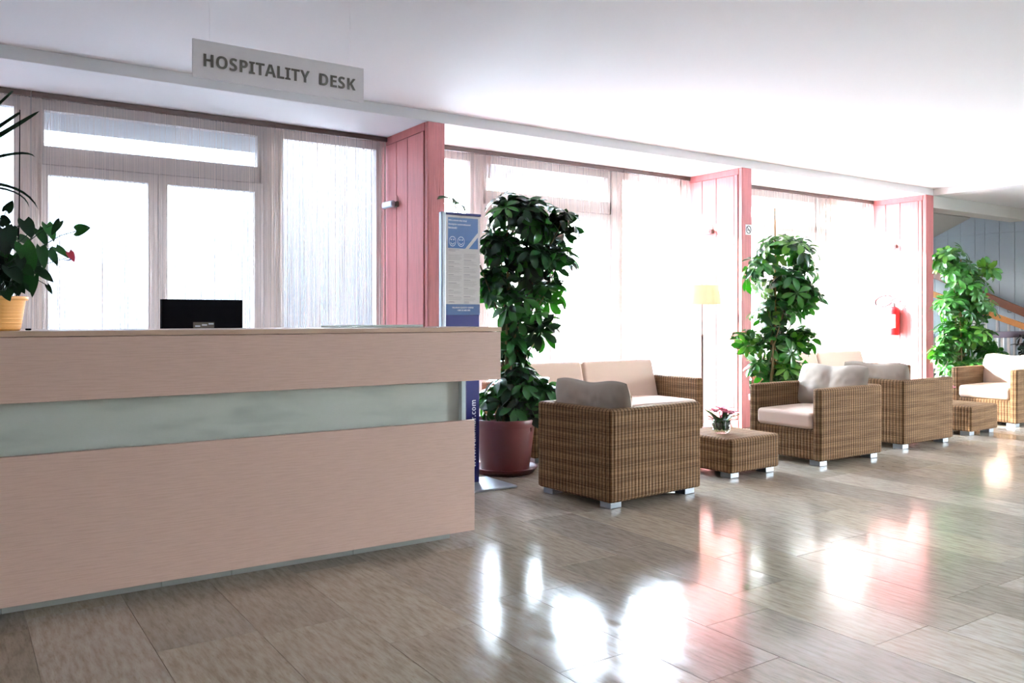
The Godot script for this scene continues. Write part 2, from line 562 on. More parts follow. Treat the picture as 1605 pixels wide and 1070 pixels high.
func make_pier(x0: float, x1: float, label: String) -> void:
	var p := thing("pier_wall", label, "partition wall", Vector3.ZERO, 0, "", "structure")
	box("core", Vector3(x0 + 0.012, 0, -7.3), Vector3(x1, SOFFIT, PIER_Z - 0.012), M.pink_trim, p, 0.002)
	var edges := [-7.28, -7.16, -6.93, -6.71, -6.445]
	for k in 4:
		box("board", Vector3(x0, 0.09, edges[k] + 0.004), Vector3(x0 + 0.03, SOFFIT - 0.075, edges[k + 1] - 0.004), M.pink, p, 0.003)
	box("top_rail", Vector3(x0 - 0.006, SOFFIT - 0.072, -7.28), Vector3(x0 + 0.03, SOFFIT - 0.001, PIER_Z - 0.05), M.pink_trim, p, 0.003)
	box("base_rail", Vector3(x0 - 0.008, 0.001, -7.28), Vector3(x0 + 0.03, 0.085, PIER_Z - 0.05), M.pink_trim, p, 0.003)
	box("edge_batten", Vector3(x0 - 0.01, 0.09, -6.435), Vector3(x0 + 0.03, SOFFIT - 0.075, -6.39), M.pink, p, 0.003)
	box("corner_batten", Vector3(x0, 0.001, -6.383), Vector3(x0 + 0.03, SOFFIT - 0.001, PIER_Z - 0.004), M.pink, p, 0.004)
	box("end_board", Vector3(x0 + 0.004, 0.001, PIER_Z - 0.02), Vector3(x1 - 0.002, SOFFIT - 0.001, PIER_Z), M.pink_trim, p, 0.004)


func make_bay(n: int, xl: float, xr: float, where: String) -> void:
	# xl, xr: inner faces of the piers. Side light, double door under a fanlight, side light.
	var pl := xr - 1.12          # right post
	var dl := pl - 1.72
	var ql := dl - 0.1           # left post from ql to dl
	var zf := GLASS_Z - 0.04
	var zb := GLASS_Z + 0.04
	var names := [["window_%d" % (n * 3 - 2), xl + 0.0, ql, 0.0, "left side light"], ["window_%d" % (n * 3 - 1), dl, pl, 2.41, "fanlight over the double door"], ["window_%d" % (n * 3), pl + 0.12, xr, 0.0, "right side light"]]
	for w in names:
		var o := thing(w[0], "%s in %s" % [w[4], where], "window", Vector3.ZERO, 0, "", "structure")
		var lo: float = w[3]
		box("frame", Vector3(w[1], lo, zf), Vector3(w[1] + 0.05, 2.86, zb), M.frame, o)
		box("frame", Vector3(w[2] - 0.05, lo, zf), Vector3(w[2], 2.86, zb), M.frame, o)
		box("frame", Vector3(w[1], 2.82, zf), Vector3(w[2], 2.9, zb), M.frame, o)
		box("frame", Vector3(w[1], lo, zf), Vector3(w[2], lo + (0.14 if lo > 1 else 0.12), zb), M.frame, o)
		if lo > 1: box("blind", Vector3(w[1] + 0.03, 2.69, GLASS_Z - 0.075), Vector3(w[2] - 0.03, 2.87, GLASS_Z - 0.068), M.blind, o, 0.001)
		box("pane", Vector3(w[1] + 0.04, lo + 0.1, GLASS_Z - 0.003), Vector3(w[2] - 0.04, 2.83, GLASS_Z + 0.003), M.pane, o, 0.0005)
	for x in [ql, pl]:
		var t := box("trim_%d" % (n * 2 - (1 if x == ql else 0)), Vector3(x, 0, GLASS_Z - 0.06), Vector3(x + (0.1 if x == ql else 0.12), 2.9, GLASS_Z + 0.06), M.frame)
		tag(t, "beige upright post %s the double door in %s" % ["left of" if x == ql else "right of", where], "post", "", "structure")
	var d := thing("door_%d" % n, "glazed double door in %s" % where, "door", Vector3.ZERO, 0, "", "structure")
	var mid := (dl + pl) / 2
	for s in [[dl, mid], [mid, pl]]:
		box("stile", Vector3(s[0] + 0.002, 0.01, zf), Vector3(s[0] + 0.075, 2.405, zb), M.frame, d)
		box("stile", Vector3(s[1] - 0.075, 0.01, zf), Vector3(s[1] - 0.002, 2.405, zb), M.frame, d)
		box("rail", Vector3(s[0] + 0.07, 2.33, zf), Vector3(s[1] - 0.07, 2.405, zb), M.frame, d)
		box("rail", Vector3(s[0] + 0.07, 0.01, zf), Vector3(s[1] - 0.07, 0.16, zb), M.frame, d)
		box("pane", Vector3(s[0] + 0.07, 0.15, GLASS_Z - 0.003), Vector3(s[1] - 0.07, 2.34, GLASS_Z + 0.003), M.pane, d, 0.0005)
	# string curtains: three panels on one rail
	var zc := -7.13
	var bounds := [[xl + 0.005, (ql + dl) / 2, "left"], [(ql + dl) / 2 + 0.004, pl + 0.06, "middle"], [pl + 0.064, xr - 0.005, "right"]]
	for b in bounds:
		var cu := thing("string_curtain", "%s panel of beige string curtain hanging in %s" % [b[2], where], "curtain", Vector3(b[0], 0, zc), 0, "string curtains along the windows")
		var w: float = b[1] - b[0]
		box("curtain_rail", Vector3(0, SOFFIT - 0.045, -0.02), Vector3(w, SOFFIT - 0.002, 0.02), M.rail, cu, 0.003)
		var sg := Geo.new()
		sg.tube([Vector3(0, 0, 0), Vector3(0, -0.9, 0), Vector3(0.002, -1.9, 0.001), Vector3(0, -2.83, 0)], 0.0016, 0.0016, 4, false)
		var mm := MultiMesh.new()
		mm.transform_format = MultiMesh.TRANSFORM_3D
		mm.mesh = sg.mesh()
		var spots := []
		var x := 0.004
		while x < w - 0.004:
			var edge := minf(x, w - x)
			spots.append(x)
			x += rng.randf_range(0.0045, 0.0085) if edge > 0.07 else rng.randf_range(0.002, 0.004)
		mm.instance_count = spots.size()
		for k in spots.size():
			var bs := Basis(Vector3.UP, rng.randf() * TAU).rotated(Vector3.BACK, rng.randfn(0, 0.0012)).rotated(Vector3.RIGHT, rng.randfn(0, 0.002))
			mm.set_instance_transform(k, Transform3D(bs, Vector3(spots[k], SOFFIT - 0.04, rng.randf_range(-0.012, 0.012))))
		var mi := MultiMeshInstance3D.new()
		mi.name = "strings"
		mi.multimesh = mm
		mi.material_override = M.string
		mi.set_meta("kind", "stuff")
		cu.add_child(mi, true)


# ------------------------------------------------------------------ desk and what stands on it
func text_mesh(s: String, h: float, depth: float, bold := true) -> TextMesh:
	var f := SystemFont.new()
	f.font_names = PackedStringArray(["Droid Sans"])
	f.font_weight = 700 if bold else 400
	var t := TextMesh.new()
	t.font = f
	t.text = s
	t.font_size = 64
	t.pixel_size = h / 64.0
	t.depth = depth
	t.curve_step = 1.0
	return t


func make_desk() -> void:
	var d := thing("reception_desk", "long pale wood reception desk with a recessed frosted glass band", "desk", Vector3(0, 0, -4.0))
	var xl := -1.7
	box("countertop", Vector3(xl, 1.166, -0.44), Vector3(2.618, 1.19, 0.004), M.laminate_edge, d, 0.003)
	box("upper_panel", Vector3(xl, 0.892, -0.03), Vector3(2.614, 1.164, 0.0), M.laminate, d, 0.002)
	box("upper_case", Vector3(xl, 0.892, -0.43), Vector3(2.612, 1.164, -0.031), M.laminate, d, 0.002)
	box("lower_panel", Vector3(xl, 0.057, -0.03), Vector3(2.439, 0.673, 0.0), M.laminate, d, 0.002)
	box("carcass", Vector3(xl, 0.057, -0.85), Vector3(2.37, 0.66, -0.1), M.laminate, d, 0.002)
	box("glass_backing", Vector3(xl, 0.64, -0.12), Vector3(2.40, 0.90, -0.085), M.frost, d, 0.001)
	box("glass_band", Vector3(xl, 0.64, -0.05), Vector3(2.412, 0.893, -0.042), M.pane, d, 0.001)
	box("glass_edge", Vector3(2.385, 0.662, -0.086), Vector3(2.412, 0.891, -0.051), M.glass_end, d, 0.002)
	var xs := [xl, 0.18, 0.812, 1.13, 1.757, 2.34]
	for k in xs.size() - 1:
		box("plinth_tile", Vector3(xs[k] + 0.001, 0.002, -0.125), Vector3(xs[k + 1] - 0.001, 0.06, -0.105), M.plinth, d, 0.0015)
	box("worktop", Vector3(xl, 0.72, -0.95), Vector3(2.36, 0.75, -0.44), M.laminate_edge, d, 0.003)


func make_monitor() -> void:
	var m := thing("monitor", "black computer monitor seen from behind above the desk counter", "monitor", Vector3(1.135, 0.75, -4.68), deg_to_rad(2))
	box("casing", Vector3(-0.212, 0.30, -0.02), Vector3(0.212, 0.592, 0.02), M.black, m, 0.006)
	box("bezel", Vector3(-0.212, 0.30, -0.025), Vector3(0.212, 0.592, -0.019), M.black, m, 0.002)
	box("label_plate", Vector3(-0.055, 0.422, 0.0195), Vector3(0.055, 0.470, 0.0215), M.letter, m, 0.001)
	for k in 3:
		box("label_print", Vector3(-0.045 + k * 0.035, 0.445 + 0.006 * k, 0.0212), Vector3(-0.018 + k * 0.035, 0.453 + 0.006 * k, 0.022), M.silver, m, 0.0002)
	box("stand_neck", Vector3(-0.03, 0.02, 0.0), Vector3(0.03, 0.34, 0.03), M.black, m, 0.004)
	box("stand_foot", Vector3(-0.13, 0.0, -0.09), Vector3(0.13, 0.02, 0.1), M.black, m, 0.006)


func heart(g: Geo, base: Vector3, tip: Vector3, w: float, nn: Vector3, sag := 0.1) -> void:
	# a heart-shaped blade from the leaf base to its tip, facing nn
	var d := tip - base
	var l := d.length()
	d /= l
	var s := d.cross(nn).normalized()
	var f := s.cross(d).normalized()
	var rows := 8
	var k := g.v.size()
	for r in rows + 1:
		var t := float(r) / rows
		var half := w * 0.5 * pow(sin(PI * pow(clampf(t * 0.93 + 0.07, 0, 1), 0.62)), 0.8)
		var back := 0.12 * l * (1.0 - t) * (1.0 - t)
		for c in [-1.0, -0.5, 0.0, 0.5, 1.0]:
			var p: Vector3 = base + d * (l * t - back * absf(c) * 1.4) + s * half * c + f * (absf(c) * 0.12 * w - sag * l * t * t)
			g.vert(p, (f - s * c * 0.25).normalized(), Vector2(c * 0.5 + 0.5, t))
	for r in rows:
		for c in 4:
			var e := k + r * 5 + c
			g.quad_i(e, e + 1, e + 6, e + 5)


func at_px(u: float, v: float, depth: float) -> Vector3:   # a point seen in that direction from the photograph's place, at that distance along the view
	var a := (u - 802.5) / 1311.0
	var b := (496.0 - v) / 1311.0
	return Vector3((0.5582 + 0.8297 * a) * depth, 1.25 + b * depth, (-0.8297 + 0.5582 * a) * depth)


func make_desk_plants() -> void:
	var c := Vector3(0.155, 1.19, -4.2)
	var p := thing("potted_anthurium", "dark heart-leaved plant in a yellow ribbed pot on the desk", "potted plant", c)
	var g := Geo.new()
	g.lathe(Vector3.ZERO, [Vector2(0.001, 0.0), Vector2(0.098, 0.0), Vector2(0.104, 0.012), Vector2(0.121, 0.128), Vector2(0.131, 0.130), Vector2(0.133, 0.146), Vector2(0.124, 0.147), Vector2(0.116, 0.118), Vector2(0.001, 0.118)], 48)
	put("pot", g.mesh(), M.yellow, p)
	for k in 7:
		var h := 0.018 + k * 0.0155
		var rr := lerpf(0.1045, 0.1205, (h - 0.012) / 0.116)
		var rg := Geo.new()
		rg.lathe(Vector3.ZERO, [Vector2(rr - 0.001, h - 0.003), Vector2(rr + 0.0016, h), Vector2(rr - 0.0002, h + 0.003)], 48)
		put("rim_ring", rg.mesh(), M.yellow, p)
	var so := Geo.new()
	so.lathe(Vector3.ZERO, [Vector2(0.115, 0.121), Vector2(0.06, 0.127), Vector2(0.001, 0.129)], 24)
	put("soil", so.mesh(), M.soil, p)
	var r := RandomNumberGenerator.new()
	r.seed = 12
	var root := Vector3(0, 0.12, 0)
	# [u, v, tip du, tip dv, width, depth offset]
	var leaves := [
		[38, 346, 12, 28, 26, 0.0], [73, 352, 12, 26, 22, 0.02], [94, 347, -14, 22, 14, 0.02], [60, 360, 14, 26, 18, -0.02], [120, 362, 22, -5, 22, 0.05], [88, 388, 20, 16, 16, 0.03],
		[76, 392, 14, 24, 20, 0.0], [64, 388, 6, 34, 20, 0.04], [36, 384, 18, 40, 32, 0.06], [28, 372, 22, 14, 26, -0.04], [4, 358, 4, 42, 40, 0.05], [62, 424, 22, 18, 16, 0.03],
		[54, 432, -4, 34, 16, 0.05], [74, 447, 8, 14, 8, 0.03], [20, 400, 8, 36, 30, 0.0], [-2, 396, -8, 40, 36, 0.02], [10, 330, 10, -16, 16, 0.0], [2, 345, 16, 4, 20, 0.0],
		[8, 456, 8, 16, 16, 0.1], [30, 425, 18, 22, 24, 0.02], [-24, 370, -16, 36, 38, 0.0], [-30, 410, -10, 34, 34, 0.05], [50, 405, 10, 30, 24, 0.0], [-10, 425, 4, 30, 30, 0.08],
		[14, 420, 20, 26, 30, 0.07], [40, 440, 10, 20, 18, -0.05]]
	for k in 26: leaves.append([r.randf_range(-22, 42), r.randf_range(385, 452), r.randf_range(-14, 16), r.randf_range(12, 26), r.randf_range(10, 20), r.randf_range(-0.06, 0.1)])
	for k in 8: leaves.append([r.randf_range(-14, 34), r.randf_range(335, 390), r.randf_range(-14, 16), r.randf_range(10, 22), r.randf_range(10, 18), r.randf_range(-0.06, 0.06)])
	for e in leaves:
		var dep: float = 3.58 - e[5]
		var b := at_px(e[0], e[1], dep) - c
		var t := at_px(e[0] + e[2] * 1.0, e[1] + e[3] * 1.0, dep - 0.015) - c
		var toward := (Vector3(0, 0.1, 1.0) + Vector3(r.randf_range(-0.5, 0.5), r.randf_range(0, 0.7), 0)).normalized()
		var lg := Geo.new()
		heart(lg, b, t, e[4] * 0.9 / 366.0, toward, 0.08)
		var leaf := put("leaf", lg.mesh(), M.leaf[[0, 4, 4, 0, 1][r.randi() % 5]], p)
		var sg := Geo.new()
		var start := root + Vector3(r.randf_range(-0.05, 0.05), 0, r.randf_range(-0.04, 0.04))
		var midp := start.lerp(b, 0.55) + Vector3(0, 0.06, 0)
		sg.tube([start, start.lerp(midp, 0.5) + Vector3(0, 0.02, 0), midp, midp.lerp(b, 0.6) + Vector3(0, 0.012, 0), b], 0.0026, 0.0016, 5)
		put("stalk", sg.mesh(), M.leaf[4], leaf)
	var fl := at_px(112, 402, 3.53) - c
	var fg := Geo.new()
	heart(fg, fl + Vector3(-0.01, 0.018, 0), fl + Vector3(0.012, -0.022, 0.01), 0.035, Vector3(0.4, 0.3, 1).normalized(), 0.2)
	var flower := put("flower", fg.mesh(), M.spathe, p)
	var spx := Geo.new()
	spx.tube([fl + Vector3(-0.002, -0.012, 0.006), fl + Vector3(-0.014, -0.017, 0.014), fl + Vector3(-0.03, -0.018, 0.02)], 0.0032, 0.0016, 6)
	put("spadix", spx.mesh(), M.navy, flower)
	var fs := Geo.new()
	fs.tube([root, root.lerp(fl, 0.5) + Vector3(0, 0.05, 0), fl], 0.002, 0.0015, 5)
	put("stalk", fs.mesh(), M.leaf[4], flower)
	var st := Geo.new()
	st.tube([Vector3(0.085, 0.1, 0), at_px(30, 345, 3.6) - c, at_px(31, 172, 3.6) - c], 0.0035, 0.002, 6)
	put("support_stick", st.mesh(), M.black, p)
	# second plant with thin arching leaves, its pot just past the left edge
	var c2 := Vector3(-0.14, 1.19, -4.22)
	var q := thing("potted_dracaena", "plant with thin dark arching leaves reaching in at the left edge", "potted plant", c2)
	var pg := Geo.new()
	pg.lathe(Vector3.ZERO, [Vector2(0.001, 0), Vector2(0.075, 0), Vector2(0.098, 0.16), Vector2(0.105, 0.162), Vector2(0.105, 0.18), Vector2(0.096, 0.18), Vector2(0.09, 0.15), Vector2(0.001, 0.15)], 32)
	put("pot", pg.mesh(), M.terracotta, q)
	var cg := Geo.new()
	var crown := Vector3(0.0, 0.58, 0.0)
	cg.tube([Vector3(0, 0.14, 0), Vector3(0.01, 0.35, 0), crown], 0.012, 0.008, 8)
	put("trunk", cg.mesh(), M.stem, q)
	var tips := [[13, 150, 165, 5], [30, 178, 200, 7], [62, 174, 214, 9], [55, 246, 246, 6], [60, 328, 288, 6], [46, 326, 294, 4], [-60, 140, 0, 6], [-100, 200, 0, 7], [-150, 260, 0, 7], [-130, 330, 0, 6]]
	for e in tips:
		var tip := at_px(e[0], e[1], 3.6) - c2
		var via := at_px(-4, e[2], 3.6) - c2 if e[2] > 0 else crown.lerp(tip, 0.5) + Vector3(0, 0.08, 0)
		var pts := []
		for k in 13:
			var t := k / 12.0
			var ctrl := via * 2.0 - (crown + tip) * 0.5
			pts.append(crown * (1 - t) * (1 - t) + ctrl * 2 * t * (1 - t) + tip * t * t)
		var bg := Geo.new()
		var half: float = e[3] / 366.0 * 0.5
		for k in 13:
			var d: Vector3 = (pts[mini(k + 1, 12)] - pts[maxi(k - 1, 0)]).normalized()
			var sd := d.cross(Vector3(0, 0, 1)).normalized()
			var ww := half * sqrt(maxf(0.0, 1.0 - pow(k / 12.0, 1.6)))
			bg.vert(pts[k] + sd * ww + Vector3(0, 0, 0.003), Vector3(0, 0, 1)); bg.vert(pts[k], Vector3(0, 0, 1)); bg.vert(pts[k] - sd * ww + Vector3(0, 0, 0.003), Vector3(0, 0, 1))
		for k in 12:
			for j in 2: bg.quad_i(k * 3 + j, k * 3 + j + 3, k * 3 + j + 4, k * 3 + j + 1)
		put("leaf", bg.mesh(), M.leaf[4], q)
	var pen := Geo.new()
	pen.rbox(Vector3.ZERO, Vector3(0.022, 0.008, 0.012), 0.002)
	var po := put("clip", pen.mesh(), M.black)
	po.position = Vector3(0.285, 1.1945, -4.19)
	tag(po, "tiny black clip lying on the counter beside the yellow pot", "clip")
	var tray := thing("acrylic_tray", "flat clear acrylic sheet lying on the counter's right part", "tray", Vector3(2.0, 1.191, -4.25))
	box("sheet", Vector3(-0.32, 0, -0.1), Vector3(0.3, 0.006, 0.1), M.glass, tray, 0.001)
	box("edge_strip", Vector3(-0.32, 0.0, -0.11), Vector3(0.3, 0.012, -0.1), M.frost, tray, 0.001)


func make_sign() -> void:
	var k := 0.7518
	var s := thing("hanging_sign", "white panel sign under the ceiling reading HOSPITALITY DESK", "sign", Vector3(1.398, 0, -4.15))
	box("panel", Vector3(-0.584 * k, 2.390, -0.005), Vector3(0.582 * k, 2.573, 0.005), M.sign, s, 0.0015)
	for x in [-0.36, 0.36]:
		var g := Geo.new()
		g.tube([Vector3(x, 2.57, 0), Vector3(x, CEIL, 0)], 0.0006, 0.0006, 5)
		put("hanging_thread", g.mesh(), M.sign, s)
	var t := text_mesh("HOSPITALITY  DESK", 0.11, 0.003)
	var o := put("lettering", t, M.letter, s)
	var bb := t.get_aabb()
	o.scale = Vector3(1.035 * k / bb.size.x, 0.083 * k / bb.size.y, 1)
	o.position = Vector3(0.0, 2.478, 0.0063) - Vector3(bb.get_center().x * o.scale.x, bb.get_center().y * o.scale.y, 0)


func poster_image() -> ImageTexture:
	var w := 320
	var h := 720
	var im := Image.create(w, h, false, Image.FORMAT_RGB8)
	var blue := Color(0.16, 0.42, 0.68)
	im.fill(Color(0.83, 0.82, 0.81))
	im.fill_rect(Rect2i(18, 16, 284, 222), blue)
	# pale diagonal stripe in the corner
	for y in range(120, 238):
		for x in range(150, 302):
			var k := (x - 302) + (y - 150)
			if k > -36 and k < 0: im.set_pixel(x, y, Color(0.83, 0.82, 0.81))
	# two smiling faces
	for f in [60, 140]:
		for y in range(-40, 41):
			for x in range(-36, 37):
				var r := sqrt(pow(x / 33.0, 2) + pow(y / 37.0, 2))
				var white := r > 0.86 and r < 1.0
				if absf(r - 0.56) < 0.07 and y > 6: white = true
				if Vector2(absf(x) - 11, y + 12).length() < 5.5: white = true
				if white: im.set_pixel(f + x, 188 + y, Color(0.92, 0.95, 0.97))
	var r2 := RandomNumberGenerator.new()
	r2.seed = 8
	var ink := Color(0.62, 0.61, 0.61)
	im.fill_rect(Rect2i(22, 246, 100, 3), Color(0.5, 0.5, 0.52))
	im.fill_rect(Rect2i(22, 256, 66, 3), Color(0.5, 0.5, 0.52))
	for col in [22, 166]:
		var y := 285 if col == 22 else 276
		while y < 600:
			for k in r2.randi_range(2, 6):
				im.fill_rect(Rect2i(col, y, r2.randi_range(96, 128), 2), ink)
				y += 7
			y += 9
			im.fill_rect(Rect2i(col, y, r2.randi_range(40, 76), 3), Color(0.42, 0.42, 0.45))
			y += 9
	im.fill_rect(Rect2i(30, 622, 40, 3), ink)
	im.fill_rect(Rect2i(170, 622, 44, 3), ink)
	im.fill_rect(Rect2i(0, 642, w, 78), Color(0.12, 0.37, 0.60))
	return ImageTexture.create_from_image(im)


func make_info_stand() -> void:
	var s := thing("info_stand", "tall blue information stand with a printed poster between desk and plant", "display stand", Vector3(3.12, 0, -5.32))
	var g := Geo.new()
	g.rbox(Vector3(0.02, 0.008, 0.05), Vector3(0.62, 0.016, 0.42), 0.003)
	put("base_plate", g.mesh(), M.silver, s)
	box("column", Vector3(-0.125, 0.016, -0.02), Vector3(0.165, 1.262, 0.0), M.navy, s, 0.003)
	box("side_pole", Vector3(-0.165, 0.016, -0.03), Vector3(-0.127, 2.012, 0.016), M.silver, s, 0.008)
	box("backboard", Vector3(-0.125, 1.262, -0.02), Vector3(0.165, 2.0, 0.0), M.navy, s, 0.003)
	box("top_strip", Vector3(-0.127, 1.995, -0.022), Vector3(0.172, 2.012, 0.014), M.navy, s, 0.002)
	var pm := mat(Color.WHITE, 0.35)
	pm.albedo_texture = poster_image()
	var pg := Geo.new()
	pg.quad(Vector3(-0.122, 1.262, 0.004), Vector3(0.166, 1.262, 0.004), Vector3(0.166, 1.992, 0.004), Vector3(-0.122, 1.992, 0.004))
	pg.quad(Vector3(0.166, 1.262, 0.0005), Vector3(-0.122, 1.262, 0.0005), Vector3(-0.122, 1.992, 0.0005), Vector3(0.166, 1.992, 0.0005))
	var poster := put("poster", pg.mesh(), pm, s)
	var k := 0.73 / 720.0
	for e in [["Win a seven-day stay!", 22, 38, 170, 16], ["Osvojite sedmodnevni", 22, 66, 205, 16], ["boravak!", 22, 90, 78, 16], ["VALAMAR QUALITY CENTER", 56, 668, 200, 13], ["+385 52 465 000", 104, 686, 120, 12]]:
		var t := text_mesh(e[0], 0.02, 0.0006)
		var o := put("print", t, M.print_white, poster)
		var bb := t.get_aabb()
		o.scale = Vector3(e[3] * 0.9 * k / bb.size.x, e[4] * k / bb.size.y, 1)
		o.position = Vector3(-0.122 + e[1] * 0.9 * k, 1.992 - e[2] * k, 0.0046) - Vector3(bb.position.x * o.scale.x, bb.get_center().y * o.scale.y, 0)
	box("pocket", Vector3(-0.124, 1.262, 0.006), Vector3(0.168, 1.994, 0.0085), M.pane, s, 0.0005)
	var wt := text_mesh("www.valamar.com", 0.06, 0.001)
	var wo := put("web_address", wt, M.print_white, s)
	var wb := wt.get_aabb()
	var ks := 0.50 / wb.size.x
	wo.rotation.z = PI / 2
	wo.scale = Vector3(ks, ks, 1)
	wo.position = Vector3(0.112 + wb.get_center().y * ks, 0.38 - wb.get_center().x * ks, 0.0007)


# ------------------------------------------------------------------ rattan furniture
func outline(corners: Array, rad: Array, step := 0.0055) -> Array:
	# a closed plan outline with rounded corners: [point, arclength] list, corners counter-clockwise from above (x right, y = -z)
	var pts := []
	var m := corners.size()
	for k in m:
		var a: Vector2 = corners[(k + m - 1) % m]
		var b: Vector2 = corners[k]
		var c: Vector2 = corners[(k + 1) % m]
		var r: float = rad[k]
		var d0 := (a - b).normalized()
		var d1 := (c - b).normalized()
		for j in 7:
			var t := j / 6.0
			var p0 := b + d0 * r
			var p2 := b + d1 * r
			pts.append(p0 * (1 - t) * (1 - t) + b * 2 * t * (1 - t) + p2 * t * t)
	var out := []
	for k in pts.size():
		var p: Vector2 = pts[k]
		var q: Vector2 = pts[(k + 1) % pts.size()]
		var steps := maxi(1, int(round(p.distance_to(q) / step)))
		for j in steps: out.append(p.lerp(q, float(j) / steps))
	return out


func woven(corners: Array, rad: Array, y0: float, y1: float, edge := 0.022) -> ArrayMesh:
	var pts := outline(corners, rad)
	var m := pts.size()
	var arc := [0.0]
	for k in m: arc.append(arc[k] + pts[k].distance_to(pts[(k + 1) % m]))
	var total: float = arc[m]
	var ribs := int(round(total / 0.032 / 2)) * 2
	var pitch := total / ribs
	var g := Geo.new()
	var nor := []
	for k in m:
		var d: Vector2 = (pts[(k + 1) % m] - pts[(k + m - 1) % m]).normalized()
		nor.append(Vector2(d.y, -d.x))
	var rings := [[y0, edge * 0.6, -1.0], [y0 + 0.006, edge * 0.2, -0.5], [y0 + 0.014, 0.0, 0.0]]
	for k in 4: rings.append([lerpf(y0 + 0.05, y1 - edge - 0.03, k / 3.0), 0.0, 0.0])
	for k in 6:
		var a := k / 5.0 * PI / 2
		rings.append([y1 - edge + edge * sin(a), edge * (1 - cos(a)), sin(a)])
	var tops := PackedVector2Array()
	for ri in rings.size():
		var rg: Array = rings[ri]
		for k in m + 1:
			var j := k % m
			var ph := fposmod(arc[k] / pitch, 1.0)
			var off := 0.004 * sin(PI * ph) - 0.004
			var slope := 0.004 * PI / pitch * cos(PI * ph)
			var nn: Vector2 = nor[j]
			var tg := Vector2(-nn.y, nn.x)
			var p: Vector2 = pts[j] + nn * (off - rg[1])
			var n2 := (nn - tg * slope * (1.0 - absf(rg[2]))).normalized()
			var up: float = rg[2]
			var n3 := Vector3(n2.x * sqrt(1 - up * up), up, -n2.y * sqrt(1 - up * up)).normalized()
			g.vert(Vector3(p.x, rg[0], -p.y), n3, Vector2(arc[k] / pitch * 0.032, rg[0] + rg[1]))
			if ri == rings.size() - 1 and k < m: tops.append(p)
	var w := m + 1
	for ri in rings.size() - 1:
		for k in m:
			var e := ri * w + k
			g.quad_i(e, e + 1, e + w + 1, e + w)
	# top, and a plain underside
	var tr := Geometry2D.triangulate_polygon(tops)
	var k0 := g.v.size()
	for p in tops: g.vert(Vector3(p.x, y1, -p.y), Vector3.UP, Vector2(p.x, p.y))
	for k in range(0, tr.size(), 3):
		var a: Vector2 = tops[tr[k]]
		var b: Vector2 = tops[tr[k + 1]]
		var c: Vector2 = tops[tr[k + 2]]
		if (b - a).cross(c - a) > 0: g.tri(k0 + tr[k], k0 + tr[k + 1], k0 + tr[k + 2])
		else: g.tri(k0 + tr[k], k0 + tr[k + 2], k0 + tr[k + 1])
	return g.mesh()


func rect(x0: float, x1: float, z0: float, z1: float) -> Array:
	return [Vector2(x0, -z1), Vector2(x1, -z1), Vector2(x1, -z0), Vector2(x0, -z0)]


func pillow_mesh(w: float, h: float, d: float, dent: float, seed_: int) -> ArrayMesh:
	var f := FastNoiseLite.new()
	f.seed = seed_
	f.frequency = 6.0
	f.fractal_octaves = 2
	var g := Geo.new()
	var N := 28
	for side in [-1.0, 1.0]:
		var grid := []
		for iy in N + 1:
			for ix in N + 1:
				var a := ix * 2.0 / N - 1
				var b := iy * 2.0 / N - 1
				a = sin(a * PI / 2) * 0.4 + a * 0.6
				b = sin(b * PI / 2) * 0.4 + b * 0.6
				var x := a * w / 2 * (1.0 - 0.06 * b * b * b * b)
				var y := b * h / 2 * (1.0 - 0.10 * pow(absf(a), 5.0))
				var th := pow(maxf(0.0, (1 - pow(absf(a), 2.6)) * (1 - pow(absf(b), 2.6))), 0.5)
				y -= dent * exp(-a * a * 5.0) * smoothstep(-0.6, 1.0, b)
				var wr := f.get_noise_3d(x, y, side * 3.0) * 0.012 + f.get_noise_2d(x * 2.4 + 7, y * 0.7) * 0.01
				var z: float = side * (th * (d / 2 + wr * 0.9) * (1.0 - 0.2 * exp(-a * a * 40.0) * (1.0 if dent > 0 else 0.0)))
				grid.append(Vector3(x, y, z))
		var k := g.v.size()
		for iy in N + 1:
			for ix in N + 1:
				var px: Vector3 = grid[iy * (N + 1) + mini(ix + 1, N)] - grid[iy * (N + 1) + maxi(ix - 1, 0)]
				var py: Vector3 = grid[mini(iy + 1, N) * (N + 1) + ix] - grid[maxi(iy - 1, 0) * (N + 1) + ix]
				g.vert(grid[iy * (N + 1) + ix], px.cross(py).normalized() * side, Vector2(ix, iy) / N)
		for iy in N:
			for ix in N:
				var e := k + iy * (N + 1) + ix
				if side > 0: g.quad_i(e, e + 1, e + N + 2, e + N + 1)
				else: g.quad_i(e, e + N + 1, e + N + 2, e + 1)
	return g.mesh()


func feet(t: Node3D, w: float, d: float) -> void:
	for x in [-1, 1]:
		for z in [-1, 1]:
			box("foot", Vector3(x * (w / 2 - 0.085) - 0.05, 0.001, z * (d / 2 - 0.085) - 0.05), Vector3(x * (w / 2 - 0.085) + 0.05, 0.05, z * (d / 2 - 0.085) + 0.05), M.foot, t, 0.004)


